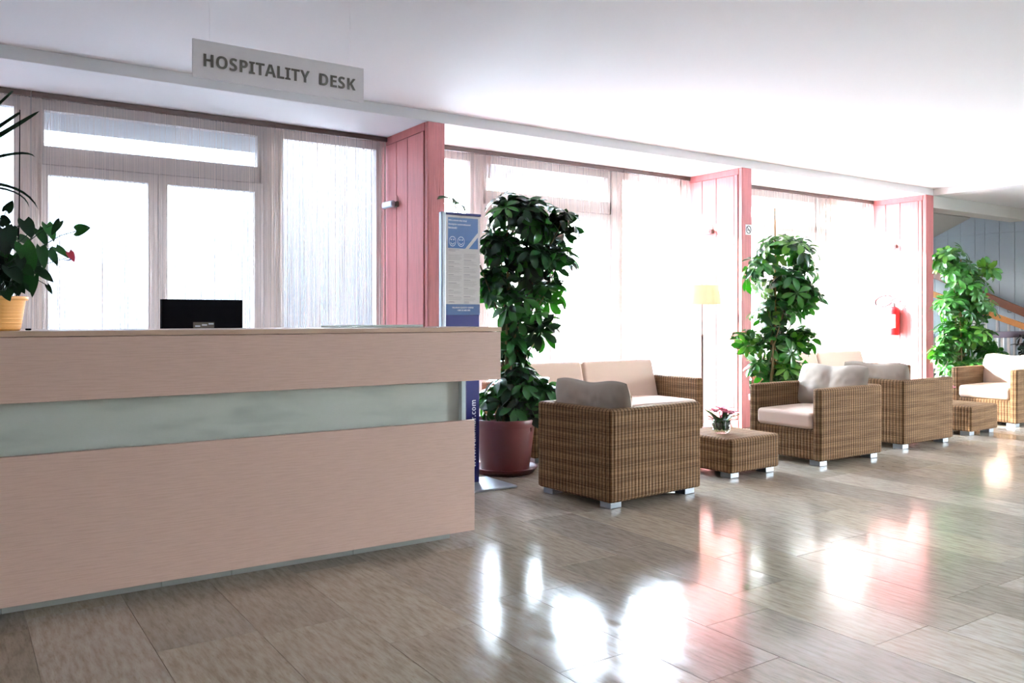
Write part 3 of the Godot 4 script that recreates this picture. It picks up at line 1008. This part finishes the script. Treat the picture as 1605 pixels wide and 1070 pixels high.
func make_seat(called: String, label: String, category: String, w: float, d: float, seats: int, group: String) -> Node3D:
	# faces +z; back at -z
	var t := thing(called, label, category, Vector3.ZERO, 0, group)
	var a := 0.085
	var x := w / 2
	var z := d / 2
	var u := [Vector2(-x, -z), Vector2(-x + a, -z), Vector2(-x + a, z - a), Vector2(x - a, z - a), Vector2(x - a, -z), Vector2(x, -z), Vector2(x, z), Vector2(-x, z)]
	put("woven_frame", woven(u, [0.03, 0.03, 0.02, 0.02, 0.03, 0.03, 0.04, 0.04], 0.046, 0.65), M.weave, t)
	put("woven_apron", woven(rect(-x + a - 0.015, x - a + 0.015, -z + a - 0.02, z - 0.012), [0.02, 0.02, 0.02, 0.02], 0.048, 0.30, 0.012), M.weave, t)
	feet(t, w, d)
	var sw := (w - 2 * a) / seats
	for k in seats:
		var g := Geo.new()
		g.rbox(Vector3(-x + a + sw * (k + 0.5), 0.372, (a) / 2 + 0.005), Vector3(sw - 0.006, 0.14, d - a), 0.035, 3, 6, 0.02)
		var sc := put("seat_cushion", g.mesh(), M.cushion, t)
	if seats > 1:
		for k in seats:
			var g := Geo.new()
			var tf := Transform3D(Basis(Vector3.RIGHT, -0.26), Vector3(-x + a + sw * (k + 0.5), 0.605, -z + a + 0.135)) * Transform3D(Basis(Vector3.RIGHT, PI / 2), Vector3.ZERO)
			g.rbox(Vector3.ZERO, Vector3(sw - 0.012, 0.13, 0.41), 0.035, 3, 6, 0.02, tf)
			put("back_cushion", g.mesh(), M.cushion, t)
	return t


func make_furniture() -> void:
	var ch := make_seat("rattan_armchair", "woven rattan armchair nearest the desk, its back turned to the big pot", "armchair", 0.745, 0.9, 1, "boxy rattan armchairs")
	ch.position = Vector3(3.945, 0, -4.505)
	ch.rotation.y = PI / 2 + 0.07
	copy(ch, Vector3(6.425, 0, -4.69), -PI / 2 + 0.01, "rattan armchair facing left, just right of the low table with lilies")
	copy(ch, Vector3(7.86, 0, -4.83), PI / 2 + 0.02, "rattan armchair standing back to back behind the middle armchair")
	copy(ch, Vector3(10.38, 0, -5.0), -PI / 2 + 0.02, "sunlit rattan armchair at the right edge before the stair railing")
	var so := make_seat("rattan_loveseat", "two-seat rattan sofa under the window behind the nearest armchair", "sofa", 2.05, 0.86, 2, "two-seat rattan sofas under the windows")
	so.position = Vector3(5.13, 0, -6.2)
	copy(so, Vector3(8.93, 0, -6.3), 0.0, "two-seat rattan sofa under the farther window, mostly hidden by armchairs")
	# low tables
	var tb := thing("coffee_table", "low square woven rattan table carrying the lily bowl", "table", Vector3(5.25, 0, -4.68), 0.03, "low rattan tables")
	put("woven_block", woven(rect(-0.3, 0.3, -0.3, 0.3), [0.04, 0.04, 0.04, 0.04], 0.046, 0.31, 0.02), M.weave, tb)
	feet(tb, 0.6, 0.6)
	copy(tb, Vector3(9.13, 0, -4.87), 0.03, "low square rattan table before the sunlit armchair on the right")
	# loose pillows
	var pl := pillow_mesh(0.67, 0.40, 0.17, 0.026, 2)
	var spots := [[Vector3(3.69, 0.627, -4.48), PI / 2 + 0.17, 0.16, "grey pillow leaning on the back of the nearest armchair"], [Vector3(6.66, 0.63, -4.69), -PI / 2 + 0.1, 0.3, "creased grey pillow in the left-facing middle armchair"], [Vector3(7.575, 0.615, -4.83), PI / 2 + 0.1, 0.16, "wide grey pillow showing over the back of the second armchair from the right"], [Vector3(10.60, 0.61, -5.0), -PI / 2, 0.28, "bright cream pillow in the sunlit armchair at the right edge"]]
	for s in spots:
		var o := put("pillow", pl, M.pillow if s[0].x < 10 else M.cushion)
		o.transform = Transform3D(Basis(Vector3.UP, s[1]) * Basis(Vector3.RIGHT, -s[2]), s[0])
		tag(o, s[3], "pillow", "loose pillows on the armchairs")


# ------------------------------------------------------------------ plants
func umbel(seed_: int, leaflets: int) -> ArrayMesh:
	# a compound schefflera leaf: petiole along +y, leaflets spread at its end
	var r := RandomNumberGenerator.new()
	r.seed = seed_
	var g := Geo.new()
	var pl := 0.13
	g.tube([Vector3.ZERO, Vector3(0, pl * 0.5, 0.006), Vector3(0, pl, 0)], 0.0022, 0.0016, 4, false)
	for k in leaflets:
		var az := TAU * k / leaflets + r.randf_range(-0.18, 0.18)
		var out := Vector3(cos(az), 0, sin(az))
		var l := r.randf_range(0.10, 0.145)
		var w := l * r.randf_range(0.43, 0.5)
		var rise := r.randf_range(0.15, 0.4)
		var droop := r.randf_range(0.5, 1.0)
		var side := out.cross(Vector3.UP)
		var k0 := g.v.size()
		var rows := 6
		var prev := Vector3(0, pl, 0) + out * 0.004
		var stepl := (l + 0.03) / rows
		for q in rows + 1:
			var t := float(q) / rows
			var ang := rise - droop * t * 1.1
			var d := out * cos(ang) + Vector3.UP * sin(ang)
			if q > 0: prev += d * stepl
			var nn := (Vector3.UP * cos(ang) - out * sin(ang)).normalized()
			var tt := clampf((t - 0.14) / 0.86, 0, 1)
			var half := w * 0.5 * pow(sin(PI * pow(tt, 1.15)), 0.62) if q > 0 and q < rows else 0.0012
			for c in [-1.0, 0.0, 1.0]:
				g.vert(prev + side * half * c + nn * absf(c) * half * 0.22, (nn - side * c * 0.35).normalized(), Vector2(c * 0.5 + 0.5, t))
		for q in rows:
			for c in 2:
				var e := k0 + q * 3 + c
				g.quad_i(e, e + 1, e + 4, e + 3)
	return g.mesh()


func make_plant(called: String, label: String, base: Vector3, blobs: Array, depth: float, count: int, tones: Array, stake_top: float, seed_: int) -> void:
	# blobs: [u, v, ru, rv, weight] as seen in the photograph; each is a ball of leaves at that distance
	var p := thing(called, label, "potted plant", base, 0, "tall potted umbrella plants along the windows")
	var g := Geo.new()
	g.lathe(Vector3.ZERO, [Vector2(0.001, 0.001), Vector2(0.225, 0.001), Vector2(0.264, 0.044), Vector2(0.262, 0.052), Vector2(0.25, 0.05), Vector2(0.2, 0.014), Vector2(0.001, 0.014)], 40)
	put("saucer", g.mesh(), M.terracotta, p)
	var pg := Geo.new()
	pg.lathe(Vector3.ZERO, [Vector2(0.001, 0.02), Vector2(0.185, 0.02), Vector2(0.195, 0.03), Vector2(0.238, 0.37), Vector2(0.252, 0.375), Vector2(0.256, 0.43), Vector2(0.246, 0.436), Vector2(0.236, 0.43), Vector2(0.228, 0.36), Vector2(0.001, 0.36)], 48)
	put("pot", pg.mesh(), M.terracotta, p)
	var so := Geo.new()
	so.lathe(Vector3.ZERO, [Vector2(0.226, 0.362), Vector2(0.12, 0.38), Vector2(0.001, 0.385)], 24)
	put("soil", so.mesh(), M.soil, p)
	var r := RandomNumberGenerator.new()
	r.seed = seed_
	var sg := Geo.new()
	sg.tube([Vector3(0.02, 0.3, 0), Vector3(0.03, 1.0, 0.0), Vector3(0.02, stake_top, 0)], 0.011, 0.008, 8)
	put("support_stake", sg.mesh(), M.stake, p)
	var total := 0.0
	var balls := []
	for b in blobs:
		var c := at_px(b[0], b[1], depth) - base
		balls.append([c, b[2] / 1311.0 * depth, b[3] / 1311.0 * depth, total])
		total += b[2] * b[3]
	# trunks rising to the balls of leaves
	for k in balls.size():
		if k % 2 == 0 or balls[k][0].y > 1.4:
			var e: Vector3 = balls[k][0]
			var st := Vector3(r.randf_range(-0.09, 0.09), 0.35, r.randf_range(-0.09, 0.09))
			var tg := Geo.new()
			tg.tube([st, Vector3(st.x * 0.8 + e.x * 0.1, lerpf(0.35, e.y, 0.4), st.z * 0.8), Vector3(e.x * 0.55, lerpf(0.35, e.y, 0.75), e.z * 0.5), e], 0.012, 0.005, 6)
			put("trunk", tg.mesh(), M.stem, p)
	for k in count:
		var pick := r.randf() * total
		var b: Array = balls[0]
		for c in balls:
			if c[3] <= pick: b = c
		var dir := Vector3(r.randfn(), r.randfn() * 0.9 + 0.15, r.randfn()).normalized()
		var rad := pow(r.randf(), 0.45)
		var across: float = maxf(b[1] - 0.06, 0.03)
		var size := r.randf_range(0.8, 1.2)
		var pos: Vector3 = b[0] + Vector3(dir.x * across, dir.y * maxf(b[2] - 0.05, 0.02), dir.z * minf(across, 0.24)) * rad
		var up := (dir * 0.75 + Vector3(r.randf_range(-0.4, 0.4), 0.55, r.randf_range(-0.4, 0.4))).normalized()
		var basis := Basis(Quaternion(Vector3.UP, up)) * Basis(Vector3.UP, r.randf() * TAU)
		var o := put("leaf", M.umbels[r.randi() % M.umbels.size()], M.leaf[tones[r.randi() % tones.size()]], p)
		o.transform = Transform3D(basis.scaled(Vector3.ONE * size), pos - up * 0.12 * size)


func make_plants() -> void:
	M.umbels = []
	for k in 6: M.umbels.append(umbel(100 + k, [7, 8, 6, 7, 8, 7][k]))
	make_plant("umbrella_plant", "tall dark green umbrella plant in the brown pot beside the information stand", Vector3(3.72, 0, -5.63),
		[[805, 335, 50, 40], [835, 350, 40, 45], [880, 350, 34, 28], [785, 385, 35, 40], [830, 410, 50, 45], [876, 415, 28, 34], [780, 440, 30, 45], [815, 480, 42, 45], [855, 460, 26, 30], [800, 545, 34, 45], [850, 520, 22, 30], [808, 600, 40, 40], [780, 630, 40, 30], [850, 620, 36, 36], [815, 640, 50, 26], [712, 320, 18, 10]],
		6.78, 270, [0, 0, 4, 4, 1, 1, 2], 1.95, 201)
	make_plant("umbrella_plant", "bushy umbrella plant with a tall cane behind the left-facing middle armchair", Vector3(7.14, 0, -5.72),
		[[1230, 392, 50, 34], [1255, 410, 32, 40], [1195, 425, 36, 42], [1240, 450, 48, 40], [1215, 495, 42, 36], [1262, 470, 28, 26], [1170, 535, 38, 26], [1220, 540, 46, 34], [1255, 530, 26, 30], [1230, 585, 44, 24], [1195, 580, 28, 24], [1265, 580, 24, 18]],
		8.8, 210, [1, 2, 2, 3, 0], 2.38, 202)
	make_plant("umbrella_plant", "bright green umbrella plant against the third pink pier", Vector3(10.92, 0, -5.78),
		[[1487, 400, 28, 22], [1500, 425, 34, 28], [1520, 455, 38, 36], [1495, 480, 34, 34], [1535, 480, 26, 28], [1500, 530, 38, 40], [1530, 530, 34, 34], [1475, 560, 22, 28], [1550, 555, 24, 22], [1505, 580, 46, 26], [1545, 420, 18, 10]],
		10.9, 220, [2, 2, 3, 1, 1], 2.0, 203)
	make_plant("umbrella_plant", "small dark umbrella plant cut by the right edge behind the railing chair", Vector3(12.65, 0, -5.3),
		[[1612, 548, 24, 18], [1625, 530, 26, 22], [1620, 575, 30, 20]], 11.55, 40, [0, 4], 0.9, 204)


# ------------------------------------------------------------------ small things
func make_flowers(at: Vector3, label: String, turn: float) -> void:
	var t := thing("flower_bowl", label, "vase", at, turn, "round glass bowls of pink lilies on the low tables")
	var g := Geo.new()
	g.lathe(Vector3.ZERO, [Vector2(0.001, 0.001), Vector2(0.05, 0.001), Vector2(0.078, 0.03), Vector2(0.086, 0.06), Vector2(0.078, 0.09), Vector2(0.056, 0.108), Vector2(0.054, 0.108), Vector2(0.075, 0.089), Vector2(0.083, 0.06), Vector2(0.075, 0.032), Vector2(0.048, 0.005), Vector2(0.001, 0.005)], 32)
	put("bowl", g.mesh(), M.glass, t)
	var wg := Geo.new()
	wg.lathe(Vector3.ZERO, [Vector2(0.001, 0.007), Vector2(0.046, 0.007), Vector2(0.073, 0.033), Vector2(0.001, 0.034)], 24)
	put("water", wg.mesh(), M.water, t)
	var r := RandomNumberGenerator.new()
	r.seed = 6
	for k in 24:
		var a := TAU * k / (12 if k < 12 else 7) + r.randf_range(-0.2, 0.2)
		var d := Vector3(cos(a), 0, sin(a))
		var lg := Geo.new()
		var low := k < 12
		var b := d * (0.062 if low else 0.03) + Vector3(0, 0.095 if low else 0.09, 0)
		var e := d * (0.058 if low else r.randf_range(0.1, 0.15)) + Vector3(0, 0.022 if low else r.randf_range(0.1, 0.2), 0)
		heart(lg, b, e, 0.062, ((Vector3.UP * 0.4 + d) if low else (Vector3.UP + d * 0.6)).normalized(), 0.1)
		put("leaf", lg.mesh(), M.leaf[[0, 1, 4][r.randi() % 3]], t)
	for fpos in [Vector3(-0.01, 0.165, 0.04), Vector3(0.06, 0.18, 0.0), Vector3(0.04, 0.15, 0.07), Vector3(-0.03, 0.17, -0.04)]:
		var fl := Node3D.new()
		fl.name = "lily"
		t.add_child(fl, true)
		fl.position = fpos
		for k in 6:
			var a: float = TAU * k / 6 + fpos.x * 20
			var d := Vector3(cos(a), 0.45, sin(a)).normalized()
			var pg := Geo.new()
			heart(pg, d * 0.004, d * 0.095, 0.04, (Vector3.UP - d * 0.4).normalized(), 0.25)
			put("petal", pg.mesh(), M.petal if k % 2 else M.petal_dark, fl)
	var bud := Geo.new()
	bud.tube([Vector3(-0.02, 0.1, 0), Vector3(-0.09, 0.16, 0), Vector3(-0.16, 0.185, 0.01)], 0.003, 0.005, 6)
	bud.tube([Vector3(0.03, 0.12, 0), Vector3(0.1, 0.165, 0), Vector3(0.15, 0.15, 0.01)], 0.006, 0.006, 6)
	put("bud", bud.mesh(), M.petal_dark, t)


func make_small_things() -> void:
	make_flowers(Vector3(5.17, 0.311, -4.66), "round glass bowl of pink lilies on the low table beside the nearest armchair", 0.6)
	make_flowers(Vector3(8.98, 0.311, -4.95), "round bowl of flowers on the far low table, half hidden by an armchair", 1.4)
	# wall lamps on the piers
	var spots := [[3.39, "small grey wall lamp on the left pink pier"], [7.363, "small wall lamp on the sunlit middle pink pier"], [11.09, "small wall lamp on the far pink pier above the extinguisher"]]
	for s in spots:
		var t := thing("wall_lamp", s[1], "wall lamp", Vector3(s[0], 2.272 if s[0] < 4 else 2.24, -6.98 if s[0] < 4 else -6.85), 0, "wall lamps on the pink piers")
		var g := Geo.new()
		g.rbox(Vector3(-0.055, 0, 0), Vector3(0.05, 0.062, 0.21), 0.02, 3)
		put("housing", g.mesh(), M.silver, t)
		var b := Geo.new()
		b.rbox(Vector3(-0.014, 0, 0.07), Vector3(0.034, 0.05, 0.06), 0.008, 2)
		put("wall_bracket", b.mesh(), M.letter, t)
		var w := Geo.new()
		w.tube([Vector3(-0.006, 0.02, 0.085), Vector3(-0.006, 0.06, 0.085), Vector3(-0.005, 0.085, 0.06)], 0.004, 0.004, 6)
		put("cable", w.mesh(), M.pink_trim, t)
	# floor lamp
	var fl := thing("floor_lamp", "slim floor lamp with a cream shade beside the middle pier", "floor lamp", Vector3(6.96, 0, -6.55))
	var lb := Geo.new()
	lb.lathe(Vector3.ZERO, [Vector2(0.001, 0.001), Vector2(0.14, 0.001), Vector2(0.14, 0.014), Vector2(0.02, 0.026), Vector2(0.001, 0.026)], 32)
	put("base", lb.mesh(), M.rail, fl)
	var lp := Geo.new()
	lp.tube([Vector3(0, 0.02, 0), Vector3(0, 1.05, 0)], 0.014, 0.014, 10)
	lp.tube([Vector3(0, 1.05, 0), Vector3(0, 1.5, 0)], 0.007, 0.007, 10)
	put("pole", lp.mesh(), M.rail, fl)
	var ls := Geo.new()
	ls.lathe(Vector3.ZERO, [Vector2(0.205, 1.385), Vector2(0.178, 1.60)], 40)
	ls.lathe(Vector3.ZERO, [Vector2(0.176, 1.60), Vector2(0.203, 1.385)], 40)
	put("lamp_shade", ls.mesh(), M.shade, fl)
	var ch := Geo.new()
	ch.tube([Vector3(0.1, 1.5, 0), Vector3(0.1, 1.1, 0)], 0.002, 0.002, 5)
	put("pull_cord", ch.mesh(), M.wood_light, fl)
	var bl := Geo.new()
	bl.lathe(Vector3(0, 1.46, 0), [Vector2(0.001, 0.0), Vector2(0.016, 0.0), Vector2(0.03, 0.05), Vector2(0.02, 0.085), Vector2(0.001, 0.09)], 16)
	var bm := mat(Color(1, 0.95, 0.85), 0.5)
	put("bulb", bl.mesh(), bm, fl)
	# fire extinguisher on the third pier
	var fe := thing("fire_extinguisher", "red fire extinguisher with black hose hanging on the far pink pier", "extinguisher", Vector3(11.0, 0.99, -6.75))
	var eg := Geo.new()
	eg.lathe(Vector3.ZERO, [Vector2(0.001, 0.0), Vector2(0.07, 0.0), Vector2(0.075, 0.008), Vector2(0.075, 0.34), Vector2(0.066, 0.375), Vector2(0.04, 0.395), Vector2(0.022, 0.40), Vector2(0.001, 0.40)], 28)
	put("cylinder", eg.mesh(), M.red, fe)
	var ev := Geo.new()
	ev.lathe(Vector3.ZERO, [Vector2(0.02, 0.4), Vector2(0.02, 0.43), Vector2(0.014, 0.435), Vector2(0.014, 0.45), Vector2(0.001, 0.452)], 14)
	put("valve", ev.mesh(), M.foot, fe)
	var eh := Geo.new()
	eh.rbox(Vector3(-0.01, 0.475, 0.05), Vector3(0.018, 0.01, 0.13), 0.003, 1, 0, 0, Transform3D(Basis(Vector3.RIGHT, 0.0), Vector3.ZERO))
	eh.rbox(Vector3(0, 0, 0), Vector3(0.018, 0.01, 0.13), 0.003, 1, 0, 0, Transform3D(Basis(Vector3.RIGHT, -0.5), Vector3(-0.01, 0.5, 0.0)))
	put("handle", eh.mesh(), M.dark_red, fe)
	var ho := Geo.new()
	var hp := []
	for k in 19:
		var a := lerpf(0.35, TAU - 0.55, k / 18.0)
		hp.append(Vector3(-0.03, 0.48 + 0.075 * sin(a) + 0.02 * cos(a), -0.13 + 0.135 * cos(a)))
	ho.tube(hp, 0.010, 0.010, 8)
	put("hose", ho.mesh(), M.dark_red, fe)
	var eb := Geo.new()
	eb.rbox(Vector3(0.077, 0.25, 0), Vector3(0.022, 0.2, 0.05), 0.002)
	put("wall_bracket", eb.mesh(), M.red, fe)
	var el := Geo.new()
	for k in 10:
		var a0 := PI * 0.72 + k * 0.09
		var a1 := a0 + 0.09
		el.quad(Vector3(cos(a1) * 0.0756, 0.1, sin(a1) * 0.0756), Vector3(cos(a0) * 0.0756, 0.1, sin(a0) * 0.0756), Vector3(cos(a0) * 0.0756, 0.29, sin(a0) * 0.0756), Vector3(cos(a1) * 0.0756, 0.29, sin(a1) * 0.0756))
	put("label_sticker", el.mesh(), M.print_white, fe)
	# no-smoking sign on the end of the middle pier
	var ns := thing("no_smoking_sign", "small white no smoking sticker on the end of the middle pier", "sign", Vector3(7.466, 2.228, PIER_Z + 0.001))
	box("plate", Vector3(-0.05, -0.058, 0), Vector3(0.05, 0.058, 0.003), M.print_white, ns, 0.001)
	var rg := Geo.new()
	var ring := []
	for k in 25: ring.append(Vector3(cos(TAU * k / 24) * 0.038, sin(TAU * k / 24) * 0.042, 0.004))
	rg.tube(ring, 0.004, 0.004, 6, false)
	rg.tube([Vector3(-0.026, 0.03, 0.004), Vector3(0.026, -0.03, 0.004)], 0.0035, 0.0035, 6)
	put("barred_circle", rg.mesh(), M.dark_red, ns)
	var cig := Geo.new()
	cig.rbox(Vector3(0, -0.004, 0.004), Vector3(0.046, 0.009, 0.002), 0.0008)
	put("cigarette", cig.mesh(), M.letter, ns)


func make_stairs() -> void:
	var st := thing("staircase", "stair flight rising behind the railing along the boarded wall", "staircase", Vector3.ZERO, 0, "", "structure")
	for k in 9:
		box("step", Vector3(12.95, 0.0 if k == 0 else 0.15 * k - 0.02, -6.1 - 0.33 * (k + 1)), Vector3(14.0, 0.15 * (k + 1), -6.1 - 0.33 * k), M.plaster, st, 0.004)
	var slope := atan2(0.455, 1.0)
	var hr := thing("wall_handrail", "dark brown timber handrail sloping down the boarded wall", "handrail", Vector3.ZERO)
	var g := Geo.new()
	g.rbox(Vector3.ZERO, Vector3(0.05, 0.125, 3.6), 0.01, 2, 0, 0, Transform3D(Basis(Vector3.RIGHT, slope), Vector3(13.88, 1.60, -6.98)))
	put("rail", g.mesh(), M.wood, hr)
	for k in 4:
		var z := -8.2 + k * 0.8
		var y := 1.60 - (z + 6.98) * 0.455
		var b := Geo.new()
		b.tube([Vector3(13.88, y - 0.07, z), Vector3(13.9, y - 0.11, z), Vector3(14.0, y - 0.11, z)], 0.008, 0.008, 6)
		put("bracket", b.mesh(), M.foot, hr)
	var sr := thing("stair_railing", "sunlit orange timber rail with white balusters on the stair", "railing", Vector3.ZERO)
	var s2 := atan2(0.37, 1.0)
	var g2 := Geo.new()
	g2.rbox(Vector3.ZERO, Vector3(0.05, 0.085, 2.4), 0.006, 1, 0, 0, Transform3D(Basis(Vector3.RIGHT, s2), Vector3(12.9, 1.19 + 0.0, -6.13)) * Transform3D(Basis(), Vector3(0, 0, -0.9)))
	put("rail", g2.mesh(), M.wood_light, sr)
	for k in 13:
		var z := -7.93 + k * 0.165
		var y := 1.19 - (z + 6.13) * 0.37 - 0.03
		var low := maxf(0.0, -(z + 6.1) * 0.455)
		box("baluster", Vector3(12.885, low, z - 0.015), Vector3(12.915, y, z + 0.015), M.white, sr, 0.003)
	var gr := thing("guard_railing", "level grey-violet guard rail with pale balusters behind the sunlit armchair", "railing", Vector3.ZERO)
	box("rail", Vector3(11.45, 0.96, -5.81), Vector3(13.99, 1.045, -5.76), M.rail_grey, gr, 0.005)
	box("bottom_rail", Vector3(11.45, 0.08, -5.805), Vector3(13.99, 0.12, -5.765), M.rail_grey, gr, 0.004)
	for k in 15:
		var x := 11.5 + k * 0.17
		box("baluster", Vector3(x, 0.12, -5.80), Vector3(x + 0.035, 0.962, -5.77), M.white, gr, 0.003)


func _ready() -> void:
	rng.seed = 20
	make_view()
	make_materials()
	make_floor()
	make_shell()
	make_pier(-0.58, -0.41, "pink boarded pier beyond the left edge of the picture")
	make_pier(3.39, 3.558, "pink boarded pier between desk bay and middle bay, with grey lamp")
	make_pier(7.363, 7.523, "pink boarded pier in the middle, bearing the no smoking sticker")
	make_pier(11.09, 11.27, "pink boarded pier at the far right, bearing the fire extinguisher")
	make_bay(1, -0.41, 3.39, "the bay behind the desk")
	make_bay(2, 3.558, 7.363, "the middle bay")
	make_bay(3, 7.523, 11.09, "the far bay")
	make_desk()
	make_monitor()
	make_desk_plants()
	make_sign()
	make_info_stand()
	make_furniture()
	make_plants()
	make_small_things()
	make_stairs()
